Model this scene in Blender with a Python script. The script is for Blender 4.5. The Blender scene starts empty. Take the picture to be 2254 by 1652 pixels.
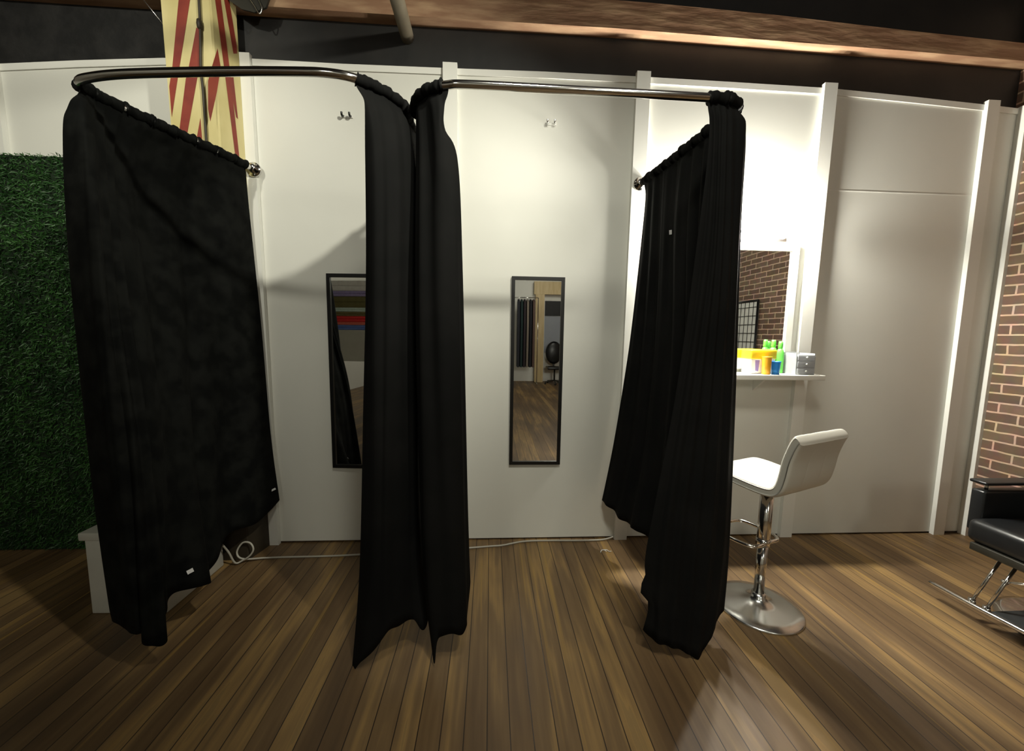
import bpy, bmesh, math, random
from mathutils import Vector, Matrix
from mathutils.bvhtree import BVHTree

# ------------------------------------------------------------------ camera
F_PX, YAW, PITCH, ROLL, CAM_H, CAM_D = 849.6, .0568, .1059, .0147, 1.4432, 2.5936
fw = Vector((math.sin(YAW)*math.cos(PITCH), math.cos(YAW)*math.cos(PITCH), -math.sin(PITCH)))
r0 = Vector((math.cos(YAW), -math.sin(YAW), 0)); u0 = r0.cross(fw)
cr = r0*math.cos(ROLL)+u0*math.sin(ROLL); cu = -r0*math.sin(ROLL)+u0*math.cos(ROLL)
CAM = Vector((0, -CAM_D, CAM_H))
scene = bpy.context.scene
COL = scene.collection
cam_data = bpy.data.cameras.new('camera'); cam_data.sensor_width = 36; cam_data.sensor_fit = 'HORIZONTAL'
cam_data.lens = F_PX*36/2254; cam_data.clip_start = .02; cam_data.clip_end = 60
cam = bpy.data.objects.new('camera', cam_data); COL.objects.link(cam)
M = Matrix.Identity(4)
for i in range(3):
    M[i][0], M[i][1], M[i][2], M[i][3] = cr[i], cu[i], -fw[i], CAM[i]
cam.matrix_world = M
scene.camera = cam
scene.view_settings.view_transform = 'Standard'; scene.view_settings.look = 'None'
scene.view_settings.gamma = 1; scene.view_settings.use_curve_mapping = False
scene.view_settings.exposure = 0.55

# ------------------------------------------------------------------ world and lights
w = bpy.data.worlds.new('world'); scene.world = w; w.use_nodes = True
w.node_tree.nodes['Background'].inputs[0].default_value = (.9, .95, 1, 1)
w.node_tree.nodes['Background'].inputs[1].default_value = .03

def lamp(name, kind, loc, power, color, size=.1, target=None, spot=None, blend=.6, size_y=None):
    d = bpy.data.lights.new(name, kind); d.energy = power; d.color = color
    if kind == 'AREA':
        d.size = size
        if size_y: d.shape = 'RECTANGLE'; d.size_y = size_y
    else:
        d.shadow_soft_size = size
    if kind == 'SPOT': d.spot_size = spot; d.spot_blend = blend
    o = bpy.data.objects.new(name, d); COL.objects.link(o); o.location = loc
    if target is not None:
        o.rotation_euler = (Vector(target)-Vector(loc)).to_track_quat('-Z', 'Y').to_euler()
    return o
KEYCOL = (1, .972, .825)
# unseen spots that wash the panel wall, the last aimed at the floor, and plain ceiling lamps further back in the room
lamp('unseen_spot', 'SPOT', (1.15, -2.42, 3.62), 230, KEYCOL, .06, (-1.15, 0, 1.9), math.radians(62), .9)
lamp('unseen_spot', 'SPOT', (.25, -2.40, 3.60), 105, KEYCOL, .22, (.45, 0, 1.15), math.radians(76), 1.0)
lamp('unseen_spot', 'SPOT', (-1.7, -2.40, 3.60), 105, KEYCOL, .06, (-2.45, 0, 2.5), math.radians(78), 1.0)
lamp('unseen_spot', 'SPOT', (.75, -2.95, 3.60), 85, KEYCOL, .06, (.40, -1.35, 0), math.radians(46), 1.0)  # unseen spot added to brighten the middle of the floor
lamp('ceiling_lamp', 'POINT', (-1.6, -6.4, 3.3), 42, KEYCOL, .4)
lamp('ceiling_lamp', 'POINT', (1.7, -6.2, 3.3), 55, KEYCOL, .4)
BULB = 1050.0

# ------------------------------------------------------------------ helpers
def ray(px, py): return fw + cr*((px-1127)/F_PX) - cu*((py-826)/F_PX)
def at(px, py, Y=None, X=None, Z=None):
    d = ray(px, py)
    if Y is not None: t = (Y-CAM.y)/d.y
    elif X is not None: t = (X-CAM.x)/d.x
    else: t = (Z-CAM.z)/d.z
    return CAM + d*t
def on_plane(px, py, p0, n):
    d = ray(px, py); return CAM + d*((p0-CAM).dot(n)/d.dot(n))

def new_mat(name, color, rough=.5, metal=0, **kw):
    m = bpy.data.materials.new(name); m.use_nodes = True
    b = m.node_tree.nodes['Principled BSDF']
    b.inputs['Base Color'].default_value = (*color, 1); b.inputs['Roughness'].default_value = rough
    b.inputs['Metallic'].default_value = metal
    for k, v in kw.items(): b.inputs[k.replace('_', ' ')].default_value = v
    return m
def N(m, t, **kw):
    n = m.node_tree.nodes.new(t)
    for k, v in kw.items(): setattr(n, k, v)
    return n
def L(m, a, b): m.node_tree.links.new(a, b)
def noise_mat(name, c1, c2, scale, rough=.5, metal=0, bump=0, stretch=(1, 1, 1), detail=4, rrange=None, lo=.35, hi=.65, **kw):
    m = new_mat(name, c1, rough, metal, **kw); b = m.node_tree.nodes['Principled BSDF']
    tc = N(m, 'ShaderNodeTexCoord'); mp = N(m, 'ShaderNodeMapping'); mp.inputs['Scale'].default_value = stretch
    nz = N(m, 'ShaderNodeTexNoise'); nz.inputs['Scale'].default_value = scale; nz.inputs['Detail'].default_value = detail
    rp = N(m, 'ShaderNodeValToRGB'); rp.color_ramp.elements[0].position = lo; rp.color_ramp.elements[1].position = hi
    rp.color_ramp.elements[0].color = (*c1, 1); rp.color_ramp.elements[1].color = (*c2, 1)
    L(m, tc.outputs['Object'], mp.inputs[0]); L(m, mp.outputs[0], nz.inputs['Vector']); L(m, nz.outputs[0], rp.inputs[0])
    L(m, rp.outputs[0], b.inputs['Base Color'])
    if bump:
        bp = N(m, 'ShaderNodeBump'); bp.inputs['Strength'].default_value = bump; bp.inputs['Distance'].default_value = .01
        L(m, nz.outputs[0], bp.inputs['Height']); L(m, bp.outputs[0], b.inputs['Normal'])
    if rrange:
        mr = N(m, 'ShaderNodeMapRange'); mr.inputs['To Min'].default_value = rrange[0]; mr.inputs['To Max'].default_value = rrange[1]
        L(m, nz.outputs[0], mr.inputs['Value']); L(m, mr.outputs[0], b.inputs['Roughness'])
    return m

def mesh_obj(name, verts, faces, mat, parent=None, smooth=False, mats=None, idx=None):
    me = bpy.data.meshes.new(name); me.from_pydata([tuple(v) for v in verts], [], faces); me.update()
    o = bpy.data.objects.new(name, me); COL.objects.link(o)
    for m_ in (mats or [mat]): me.materials.append(m_)
    if idx: me.polygons.foreach_set('material_index', idx)
    if smooth: me.polygons.foreach_set('use_smooth', [True]*len(me.polygons))
    if parent: o.parent = parent; o.matrix_parent_inverse = Matrix.Identity(4)
    return o
class MB:
    """collects simple solids that become ONE mesh object"""
    def __init__(s): s.bm = bmesh.new()
    def _add(s, vs, fs, mi=0, smooth=False):
        bv = [s.bm.verts.new(v) for v in vs]; out = []
        for f in fs:
            try: fc = s.bm.faces.new([bv[i] for i in f]); fc.material_index = mi; fc.smooth = smooth; out.append(fc)
            except ValueError: pass
        return bv, out
    def box(s, x0, x1, y0, y1, z0, z1, bev=0, mi=0, rot=None, seg=2):
        b2 = bmesh.new(); bmesh.ops.create_cube(b2, size=1)
        for v in b2.verts: v.co = Vector(((x0+x1)/2+v.co.x*(x1-x0), (y0+y1)/2+v.co.y*(y1-y0), (z0+z1)/2+v.co.z*(z1-z0)))
        if bev: bmesh.ops.bevel(b2, geom=list(b2.edges), offset=bev, segments=seg, profile=.5, affect='EDGES')
        b2.verts.index_update()
        vs = [(rot @ v.co) if rot else v.co.copy() for v in b2.verts]
        s._add(vs, [[v.index for v in f.verts] for f in b2.faces], mi, bool(bev)); b2.free(); return s
    def prism(s, pts, a, b, axis='y', mi=0):
        n = len(pts)
        def P(p, c): return {'y': (p[0], c, p[1]), 'z': (p[0], p[1], c), 'x': (c, p[0], p[1])}[axis]
        vs = [P(p, a) for p in pts]+[P(p, b) for p in pts]
        fs = [list(range(n)), list(range(2*n-1, n-1, -1))]+[[i, (i+1) % n+0, (i+1) % n+n, i+n] for i in range(n)]
        s._add(vs, fs, mi); return s
    def lathe(s, prof, c=(0, 0, 0), seg=32, rot=None, mi=0, cap=True):
        vs = []; fs = []
        for (r, z) in prof:
            for k in range(seg):
                a = 2*math.pi*k/seg; p = Vector((r*math.cos(a), r*math.sin(a), z))
                if rot: p = rot @ p
                vs.append(p+Vector(c))
        m = len(prof)
        for i in range(m-1):
            for k in range(seg): fs.append([i*seg+k, i*seg+(k+1) % seg, (i+1)*seg+(k+1) % seg, (i+1)*seg+k])
        if cap: fs.append([k for k in range(seg)][::-1]); fs.append([(m-1)*seg+k for k in range(seg)])
        s._add(vs, fs, mi, True); return s
    def tube(s, pts, r, seg=12, mi=0, closed=False):
        pts = [Vector(p) for p in pts]; n = len(pts); vs = []; fs = []; prev = None
        for i, p in enumerate(pts):
            if closed: t = pts[(i+1) % n]-pts[i-1]
            else: t = pts[min(i+1, n-1)]-pts[max(i-1, 0)]
            t.normalize()
            up = prev if prev else (Vector((0, 0, 1)) if abs(t.z) < .9 else Vector((1, 0, 0)))
            a = t.cross(up); a.normalize(); b = a.cross(t); b.normalize(); prev = b
            rr = r[i] if isinstance(r, (list, tuple)) else r
            for k in range(seg):
                an = 2*math.pi*k/seg; vs.append(p+a*math.cos(an)*rr+b*math.sin(an)*rr)
        m = n if closed else n-1
        for i in range(m):
            j = (i+1) % n
            for k in range(seg): fs.append([i*seg+k, i*seg+(k+1) % seg, j*seg+(k+1) % seg, j*seg+k])
        if not closed: fs.append(list(range(seg))[::-1]); fs.append([(n-1)*seg+k for k in range(seg)])
        s._add(vs, fs, mi, True); return s
    def build(s, name, mat, parent=None, mats=None):
        bmesh.ops.recalc_face_normals(s.bm, faces=list(s.bm.faces))
        me = bpy.data.meshes.new(name); s.bm.to_mesh(me); s.bm.free()
        for m_ in (mats or [mat]): me.materials.append(m_)
        o = bpy.data.objects.new(name, me); COL.objects.link(o)
        if parent: o.parent = parent
        return o
def tag(o, label, cat, group=None):
    o['label'] = label; o['category'] = cat
    if group: o['group'] = group
    return o
def struct(o): o['kind'] = 'structure'; return o
def thing(name, label, cat, loc=(0, 0, 0), rotz=0, group=None):
    o = bpy.data.objects.new(name, None); COL.objects.link(o); o.location = loc; o.rotation_euler = (0, 0, rotz)
    o.empty_display_size = .05
    return tag(o, label, cat, group)
def catmull(pts, n=8):
    pts = [Vector(p) for p in pts]; out = []
    for i in range(len(pts)-1):
        p0, p1, p2, p3 = pts[max(i-1, 0)], pts[i], pts[i+1], pts[min(i+2, len(pts)-1)]
        for k in range(n):
            t = k/n
            out.append(.5*((2*p1)+(-p0+p2)*t+(2*p0-5*p1+4*p2-p3)*t*t+(-p0+3*p1-3*p2+p3)*t**3))
    out.append(pts[-1]); return out

# ------------------------------------------------------------------ materials
white = noise_mat('white_paint', (.70, .70, .645), (.76, .76, .70), 1.3, .42, lo=.3, hi=.7)
white_trim = new_mat('white_trim_paint', (.80, .80, .75), .35)
black_paint = noise_mat('black_wall_paint', (.010, .010, .010), (.016, .015, .014), 6, .55, bump=.3)
black_rough = noise_mat('rough_black_masonry', (.0015, .0015, .0015), (.009, .0085, .008), 9, .8, bump=1, lo=.4, hi=.6)
ceil_m = new_mat('black_ceiling_paint', (.016, .012, .012), .8)
beam_m = noise_mat('weathered_beam_wood', (.34, .19, .11), (.56, .37, .22), 3.0, .7, stretch=(1.2, 6, 6), bump=.6, lo=.45, hi=.75)
chrome = new_mat('chrome', (.75, .74, .72), .12, 1)
brushed = new_mat('brushed_chrome', (.72, .73, .72), .22, 1)
dark_metal = new_mat('dark_metal', (.035, .033, .025), .5, .4)
mirror_m = new_mat('mirror_glass', (.86, .87, .86), .01, 1)
black_frame = new_mat('black_frame', (.006, .006, .006), .35)
white_leather = new_mat('white_leatherette', (.62, .61, .55), .42)
black_leather = new_mat('black_leather', (.010, .011, .012), .32)
white_board = noise_mat('white_laminate', (.62, .62, .57), (.68, .68, .62), 5, .4)
plastic_white = new_mat('white_cable_plastic', (.45, .43, .37), .4)

def floor_material():
    m = new_mat('worn_floor_boards', (.1, .06, .03), .35); b = m.node_tree.nodes['Principled BSDF']
    tc = N(m, 'ShaderNodeTexCoord'); sp = N(m, 'ShaderNodeSeparateXYZ'); cb = N(m, 'ShaderNodeCombineXYZ')
    L(m, tc.outputs['Object'], sp.inputs[0]); L(m, sp.outputs['Y'], cb.inputs['X']); L(m, sp.outputs['X'], cb.inputs['Y'])
    br = N(m, 'ShaderNodeTexBrick'); br.offset = .37; br.offset_frequency = 3; br.squash = 1
    for k, v in (('Scale', 1), ('Mortar Size', .0022), ('Mortar Smooth', .3), ('Bias', 0), ('Brick Width', 11.0), ('Row Height', .084)): br.inputs[k].default_value = v
    br.inputs['Color1'].default_value = (0, 0, 0, 1); br.inputs['Color2'].default_value = (1, 1, 1, 1); br.inputs['Mortar'].default_value = (.3, .3, .3, 1)
    L(m, cb.outputs[0], br.inputs['Vector'])
    n1 = N(m, 'ShaderNodeTexNoise'); n1.inputs['Scale'].default_value = 1; n1.inputs['Detail'].default_value = 6
    mp = N(m, 'ShaderNodeMapping'); mp.inputs['Scale'].default_value = (38, 2.2, 1); L(m, tc.outputs['Object'], mp.inputs[0]); L(m, mp.outputs[0], n1.inputs['Vector'])
    n2 = N(m, 'ShaderNodeTexNoise'); n2.inputs['Scale'].default_value = 1; n2.inputs['Detail'].default_value = 3
    mp2 = N(m, 'ShaderNodeMapping'); mp2.inputs['Scale'].default_value = (4.5, .9, 1); L(m, tc.outputs['Object'], mp2.inputs[0]); L(m, mp2.outputs[0], n2.inputs['Vector'])
    a = N(m, 'ShaderNodeMath', operation='MULTIPLY_ADD'); L(m, n1.outputs[0], a.inputs[0]); a.inputs[1].default_value = .38
    s1 = N(m, 'ShaderNodeMath', operation='MULTIPLY'); L(m, br.outputs['Color'], s1.inputs[0]); s1.inputs[1].default_value = .20; L(m, s1.outputs[0], a.inputs[2])
    a2 = N(m, 'ShaderNodeMath', operation='MULTIPLY_ADD'); L(m, n2.outputs[0], a2.inputs[0]); a2.inputs[1].default_value = 1.05; L(m, a.outputs[0], a2.inputs[2])
    rp = N(m, 'ShaderNodeValToRGB'); L(m, a2.outputs[0], rp.inputs[0])
    e = rp.color_ramp.elements; e[0].position = .42; e[0].color = (.060, .036, .018, 1); e[1].position = 1.12; e[1].color = (.33, .205, .075, 1)
    e2 = rp.color_ramp.elements.new(.70); e2.color = (.125, .074, .033, 1)
    e3 = rp.color_ramp.elements.new(.86); e3.color = (.180, .112, .050, 1)
    e4 = rp.color_ramp.elements.new(1.0); e4.color = (.265, .170, .068, 1)
    mx = N(m, 'ShaderNodeMix', data_type='RGBA'); L(m, br.outputs['Fac'], mx.inputs[0]); L(m, rp.outputs[0], mx.inputs[6]); mx.inputs[7].default_value = (.022, .012, .006, 1)
    n3 = N(m, 'ShaderNodeTexNoise'); n3.inputs['Scale'].default_value = 1; n3.inputs['Detail'].default_value = 2
    mp3 = N(m, 'ShaderNodeMapping'); mp3.inputs['Scale'].default_value = (26, .55, 1); mp3.inputs['Location'].default_value = (3.3, 1.7, 0); L(m, tc.outputs['Object'], mp3.inputs[0]); L(m, mp3.outputs[0], n3.inputs['Vector'])
    r3 = N(m, 'ShaderNodeMapRange'); r3.inputs['From Min'].default_value = .62; r3.inputs['From Max'].default_value = .72; r3.inputs['To Max'].default_value = .6; L(m, n3.outputs[0], r3.inputs['Value'])
    m3 = N(m, 'ShaderNodeMix', data_type='RGBA'); L(m, r3.outputs[0], m3.inputs[0]); L(m, mx.outputs[2], m3.inputs[6]); m3.inputs[7].default_value = (.36, .22, .055, 1)
    L(m, m3.outputs[2], b.inputs['Base Color'])
    mr = N(m, 'ShaderNodeMapRange'); mr.inputs['To Min'].default_value = .42; mr.inputs['To Max'].default_value = .60; L(m, n2.outputs[0], mr.inputs['Value']); L(m, mr.outputs[0], b.inputs['Roughness'])
    bp = N(m, 'ShaderNodeBump'); bp.inputs['Strength'].default_value = .25; bp.inputs['Distance'].default_value = .004
    iv = N(m, 'ShaderNodeMath', operation='SUBTRACT'); iv.inputs[0].default_value = 1; L(m, br.outputs['Fac'], iv.inputs[1])
    ad = N(m, 'ShaderNodeMath', operation='MULTIPLY_ADD'); L(m, n1.outputs[0], ad.inputs[0]); ad.inputs[1].default_value = .5; L(m, iv.outputs[0], ad.inputs[2])
    L(m, ad.outputs[0], bp.inputs['Height']); L(m, bp.outputs[0], b.inputs['Normal'])
    return m
def brick_material():
    m = new_mat('old_brick', (.2, .1, .06), .85); b = m.node_tree.nodes['Principled BSDF']
    tc = N(m, 'ShaderNodeTexCoord'); sp = N(m, 'ShaderNodeSeparateXYZ'); cb = N(m, 'ShaderNodeCombineXYZ')
    L(m, tc.outputs['Object'], sp.inputs[0]); L(m, sp.outputs['Y'], cb.inputs['X']); L(m, sp.outputs['Z'], cb.inputs['Y'])
    nd = N(m, 'ShaderNodeTexNoise'); nd.inputs['Scale'].default_value = 9; L(m, cb.outputs[0], nd.inputs['Vector'])
    vm = N(m, 'ShaderNodeVectorMath', operation='MULTIPLY_ADD'); L(m, nd.outputs['Color'], vm.inputs[0]); vm.inputs[1].default_value = (.012, .012, 0); L(m, cb.outputs[0], vm.inputs[2])
    br = N(m, 'ShaderNodeTexBrick'); br.offset = .5
    for k, v in (('Scale', 1), ('Mortar Size', .0065), ('Mortar Smooth', .2), ('Brick Width', .215), ('Row Height', .068), ('Bias', 0)): br.inputs[k].default_value = v
    br.inputs['Color1'].default_value = (.135, .080, .050, 1); br.inputs['Color2'].default_value = (.20, .125, .080, 1); br.inputs['Mortar'].default_value = (.60, .42, .29, 1)
    L(m, vm.outputs[0], br.inputs['Vector'])
    nz = N(m, 'ShaderNodeTexNoise'); nz.inputs['Scale'].default_value = 14; L(m, cb.outputs[0], nz.inputs['Vector'])
    mx = N(m, 'ShaderNodeMix', data_type='RGBA', blend_type='MULTIPLY'); mx.inputs[0].default_value = .5
    L(m, br.outputs['Color'], mx.inputs[6]); L(m, nz.outputs['Color'], mx.inputs[7])
    hs = N(m, 'ShaderNodeHueSaturation'); hs.inputs['Saturation'].default_value = .95; hs.inputs['Value'].default_value = 1.3
    L(m, mx.outputs[2], hs.inputs['Color']); L(m, hs.outputs[0], b.inputs['Base Color'])
    bp = N(m, 'ShaderNodeBump'); bp.invert = True; bp.inputs['Strength'].default_value = .6; bp.inputs['Distance'].default_value = .008
    L(m, br.outputs['Fac'], bp.inputs['Height']); L(m, bp.outputs[0], b.inputs['Normal'])
    return m
def cloth_material(name, c1, c2, mottled):
    m = noise_mat(name, c1, c2, 11 if mottled else 5, .85, bump=.35 if mottled else .1, detail=3, lo=.4, hi=.62)
    b = m.node_tree.nodes['Principled BSDF']
    b.inputs['Specular IOR Level'].default_value = .12
    return m
floor_m = floor_material(); brick_m = brick_material()
velvet = cloth_material('crushed_black_velvet', (.0012, .0016, .0014), (.0058, .0064, .0056), True)
cloth = cloth_material('black_curtain_cloth', (.0042, .0044, .0043), (.0062, .0062, .0060), False)

# ------------------------------------------------------------------ room shell
XL, XR, YB, ZC = -4.6, 3.57, -9.4, 3.75
struct(MB().box(XL-.1, XR+.1, YB-.1, .12, -.06, 0).build('floor', floor_m))
struct(MB().box(XL-.1, XR+.1, YB-.1, .12, ZC, ZC+.06).build('ceiling', ceil_m))
TOP = [(-4.6, 2.90), (-2.871, 2.962), (-2.418, 3.004), (-1.956, 3.04), (-1.459, 3.062), (-.926, 3.060), (-.308, 3.067), (.328, 3.077), (.95, 3.078),
       (1.507, 3.075), (2.19, 3.069), (2.756, 3.045), (3.328, 3.017), (3.57, 3.004)]
def top_z(x):
    for (a, za), (b, zb) in zip(TOP, TOP[1:]):
        if a <= x <= b: return za+(zb-za)*(x-a)/(b-a)
    return TOP[-1][1]
pts = [(XL, .012), (XR, .012)]+[(x, z) for x, z in TOP[::-1]]
struct(MB().prism(pts, 0, .03).build('wall_back', white))
cap = [(x, z-.035) for x, z in TOP]+[(x, z+.002) for x, z in TOP[::-1]]
struct(MB().prism(cap, -.008, -.0005).build('trim_1', white_trim))
struct(MB().box(-1.9, XR, .03, .1, 0, ZC).build('wall_header', black_paint))
struct(MB().box(XL, -1.9, .03, .1, 0, ZC).build('wall_header_left', black_rough))
k = 2
for xt, xb, wd in ((-2.917, -2.90, .09), (-1.489, -1.466, .088), (-.262, -.262, .088), (.950, .937, .088), (2.189, 2.166, .088), (3.334, 3.360, .085)):
    z1 = top_z(xt)+.022
    p = [(xb-wd/2, 0), (xb+wd/2, 0), (xt+wd/2, z1), (xt-wd/2, z1)]
    struct(MB().prism(p, -.030, -.0005).build('trim_%d' % k, white_trim)); k += 1
struct(MB().box(3.545, 3.57, -.05, -.0005, 0, top_z(3.55)+.01).build('trim_8', white_trim))
struct(MB().box(2.24, 3.29, -.0022, -.0003, 2.436, 2.442).build('trim_9', white_trim))
struct(MB().box(XR, XR+.1, YB, .12, 0, ZC).build('wall_right', brick_m))
struct(MB().box(XL-.1, XL, YB, .12, 0, ZC).build('wall_left', white))
struct(MB().box(XL, XR, YB-.1, YB, 0, ZC).build('wall_front', white))
# ceiling beam that runs along the header
bm_b = [(-4.6, 3.34), (-.5, 3.320), (.736, 3.320), (1.754, 3.304), (2.667, 3.291), (3.57, 3.270)]
bm_t = [(3.57, 3.375), (2.652, 3.41), (1.74, 3.453), (.956, 3.475), (-.5, 3.49), (-4.6, 3.50)]
struct(MB().prism(bm_b+bm_t, -.05, .029).build('trim_10', beam_m))

# ------------------------------------------------------------------ striped post
def build_post():
    cream = noise_mat('cream_paint', (.55, .47, .20), (.66, .58, .29), 7, .55, stretch=(1, 1, .4))
    red = noise_mat('red_stripe_paint', (.19, .022, .014), (.27, .04, .02), 8, .5)
    brown = new_mat('dark_brown_foot', (.030, .022, .012), .6)  # foot of the post, darker brown than the shaft above
    mb = MB()
    lo = [(-1.77, -.031), (-1.77, -.20), (-1.520, -.20), (-1.513, -.19), (-1.480, -.031)]
    hi = [(-1.795, -.031), (-1.795, -.20), (-1.545, -.20), (-1.538, -.19), (-1.503, -.031)]
    def ring(z): t = z/3.0; return [(a[0]*(1-t)+b[0]*t, a[1], z) for a, b in zip(lo, hi)]
    n = len(lo)
    for z0, z1, mi in ((0.0, .55, 2), (.55, 3.42, 0)):
        mb._add(ring(z0)+ring(z1), [[i, (i+1) % n, (i+1) % n+n, i+n] for i in range(n)]+[list(range(n)), list(range(n, 2*n))], mi)
    def plane_pts(poly, i):
        a, b = Vector(ring(2.8)[i]), Vector(ring(2.8)[i+1]); a0 = Vector(ring(1.0)[i])
        nrm = (b-a).cross(a-a0).normalized()
        if nrm.y > 0: nrm = -nrm
        return [on_plane(x, y, a+nrm*.0015, nrm) for x, y in poly]
    front = [[(397, -30), (423, -30), (391, 173), (378, 258), (372.5, 190), (379, 150), (393, 0)],
             [(432, 60), (438, 64), (441, 150), (434, 173), (411, 300), (404, 340), (386, 340), (393, 300), (409, 173), (415, 150)],
             [(441, 259), (446, 320), (446, 350), (425, 350), (431, 315)]]
    cham = [[(479, 106), (486, 148), (478, 200), (463, 268), (458, 240), (458, 178), (467, 145)],
            [(471, -20), (484, -20), (487, 5), (505, 145), (529, 365), (520, 358), (493, 145)],
            [(490, -20), (502, -20), (507, 15), (521, 100), (522, 118), (514, 118)],
            [(504, 170), (514, 170), (524, 262), (520, 258)]]
    for polys, i in ((front, 1), (cham, 3)):
        for p in polys:
            v = plane_pts(p, i); mb._add(v, [list(range(len(v)))], 1)
    post = thing('timber_post', 'cream post painted with red slanting stripes against the white panel wall', 'post', (0, 0, 0))
    mb.build('shaft', cream, post, mats=[cream, red, brown])
    c = [at(437, -40, Y=-.212), at(438, 0, Y=-.212), at(440, 45, Y=-.212), at(437, 55, Y=-.214), at(441, 66, Y=-.212), at(442, 150, Y=-.212), at(447, 200, Y=-.212), at(453, 290, Y=-.212), at(456, 345, Y=-.212)]
    b = MB(); b.tube(catmull(c, 6), .0065, 8); b.lathe([(.001, -.03), (.012, -.02), (.014, 0), (.012, .02), (.001, .03)], at(439, 53, Y=-.214), 10)
    b.build('cable', new_mat('dark_cord', (.03, .022, .012), .6), post)
    # bracket with hook at the post top
    g = MB(); q = [at(480, -55, Y=-.09), at(610, -55, Y=-.09), at(585, 16, Y=-.09), at(560, 27, Y=-.09), at(532, 20, Y=-.09), at(492, -8, Y=-.09)]
    g._add(q+[p+Vector((0, .015, .004)) for p in q], [list(range(6)), list(range(11, 5, -1))]+[[i, (i+1) % 6, (i+1) % 6+6, i+6] for i in range(6)])
    g.build('bracket', dark_metal, post)
    h = [at(560, -20, Y=-.10), at(574, 8, Y=-.10), at(576, 20, Y=-.10), at(571, 30, Y=-.10), at(560, 12, Y=-.10), at(545, -10, Y=-.10)]
    MB().tube(catmull(h, 6), .0035, 8).build('hook', brushed, post)
    MB().tube([at(300, -20, Y=-.06), at(318, 2, Y=-.06), at(361, 56, Y=-.06)], .003, 8).build('stay_wire', brushed, post)
build_post()

# pipe stub coming out of the header
p0 = at(897, 83, Y=.03); 
pp = thing('ceiling_pipe', 'grey pipe poking out of the black header below the brown beam', 'pipe', tuple(p0))
MB().tube([Vector((0, 0, 0)), Vector((0, -.06, .002)), Vector((.0, -1.5, .03))], .040, 20).build('pipe', noise_mat('grey_pipe_paint', (.15, .125, .085), (.20, .17, .12), 8, .5), pp)
# ceiling hanger holding the pipe
MB().tube([(0, -1.3, .06), (0, -1.3, ZC-p0.z)], .008, 8).build('hanger', dark_metal, pp)

# ------------------------------------------------------------------ grass wall
def build_grass():
    rnd = random.Random(4)
    g1 = noise_mat('artificial_leaf_green', (.016, .062, .014), (.05, .15, .03), 5, .5, lo=.3, hi=.7)
    x0, x1, z1 = -3.6, -1.98, 2.45
    back = thing('grass_wall_panel', 'green artificial grass hedge panel on the wall at left', 'wall decoration', (0, 0, 0))
    MB().box(x0, x1, -.035, -.012, 0.0, z1).build('backing', new_mat('dark_green_backing', (.006, .018, .005), .8), back)
    vs = []; fs = []
    for i in range(42000):
        p = Vector((rnd.uniform(x0, x1), -.034, rnd.uniform(.01, z1+.005)))
        d = Vector((rnd.gauss(0, .8), -rnd.uniform(.25, 1.2), rnd.gauss(.1, .8))).normalized()
        s = d.cross(Vector((rnd.gauss(0, 1), rnd.gauss(0, 1), rnd.gauss(0, 1)))).normalized()
        ln = rnd.uniform(.018, .045); wd = rnd.uniform(.002, .0045)
        a = p+d*ln*.5; t = p+d*ln+Vector((0, 0, -.006)); t.y = min(t.y, -.036); a.y = min(a.y, -.036)
        t.z = max(t.z, .004); a.z = max(a.z, .004)
        n = len(vs); vs += [p, a-s*wd, t, a+s*wd]; fs.append([n, n+1, n+2, n+3])
    for v in vs: v.z = max(v.z, .003)
    o = mesh_obj('leaves', vs, fs, g1, back); o['kind'] = 'stuff'
build_grass()

# ------------------------------------------------------------------ curtain rails
ZR = 2.42; RR = .0165
def arc(cx, cy, r, a0, a1, n=8): return [Vector((cx+r*math.cos(math.radians(a0+(a1-a0)*i/n)), cy+r*math.sin(math.radians(a0+(a1-a0)*i/n)), ZR)) for i in range(n+1)]
railA = catmull([Vector((x, y, ZR)) for x, y in ((-1.452, -.031), (-1.482, -.20), (-1.565, -.44), (-1.648, -.70), (-1.668, -.80), (-1.645, -.845), (-1.575, -.876), (-1.40, -.912), (-1.04, -.952), (-.75, -.974),
                (-.63, -.976), (-.55, -.960), (-.485, -.920), (-.432, -.865), (-.394, -.80), (-.386, -.70), (-.400, -.40), (-.43, -.001))], 8)
railB = catmull([Vector((x, y, ZR)) for x, y in ((-.285, -.001), (-.315, -.40), (-.334, -.70), (-.332, -.79), (-.300, -.862), (-.245, -.912), (-.175, -.940), (-.08, -.949), (.375, -.948), (.85, -.946), (.97, -.940), (1.028, -.91),
                (1.045, -.85), (1.03, -.70), (.995, -.35), (.955, -.031))], 8)
def rail(pts, label):
    t = thing('curtain_rail', label, 'curtain rail', tuple(pts[0]))
    o = Vector(pts[0])
    MB().tube([p-o for p in pts], RR, 16).build('rod', chrome, t)
    R90 = Matrix.Rotation(math.radians(90), 3, 'X')
    for p in (pts[0], pts[-1]):
        b = MB(); b.lathe([(.044, 0), (.044, .006), (.040, .012), (.028, .016), (.026, .036), (.0175, .040)], p-o+Vector((0, .001, 0)), 28, R90)
        b.build('flange', chrome, t)
        for q in (45, 165, 285):
            MB().lathe([(.004, 0), (.004, .004), (.002, .006)], p-o+Vector((.034*math.cos(math.radians(q)), -.011, .034*math.sin(math.radians(q)))), 10, R90).build('screw', brushed, t)
    return t
rail(railA, 'chrome curved curtain rail of the left changing booth beside the striped post')
rail(railB, 'chrome curved curtain rail of the right changing booth, nearer the vanity mirror')

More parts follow.
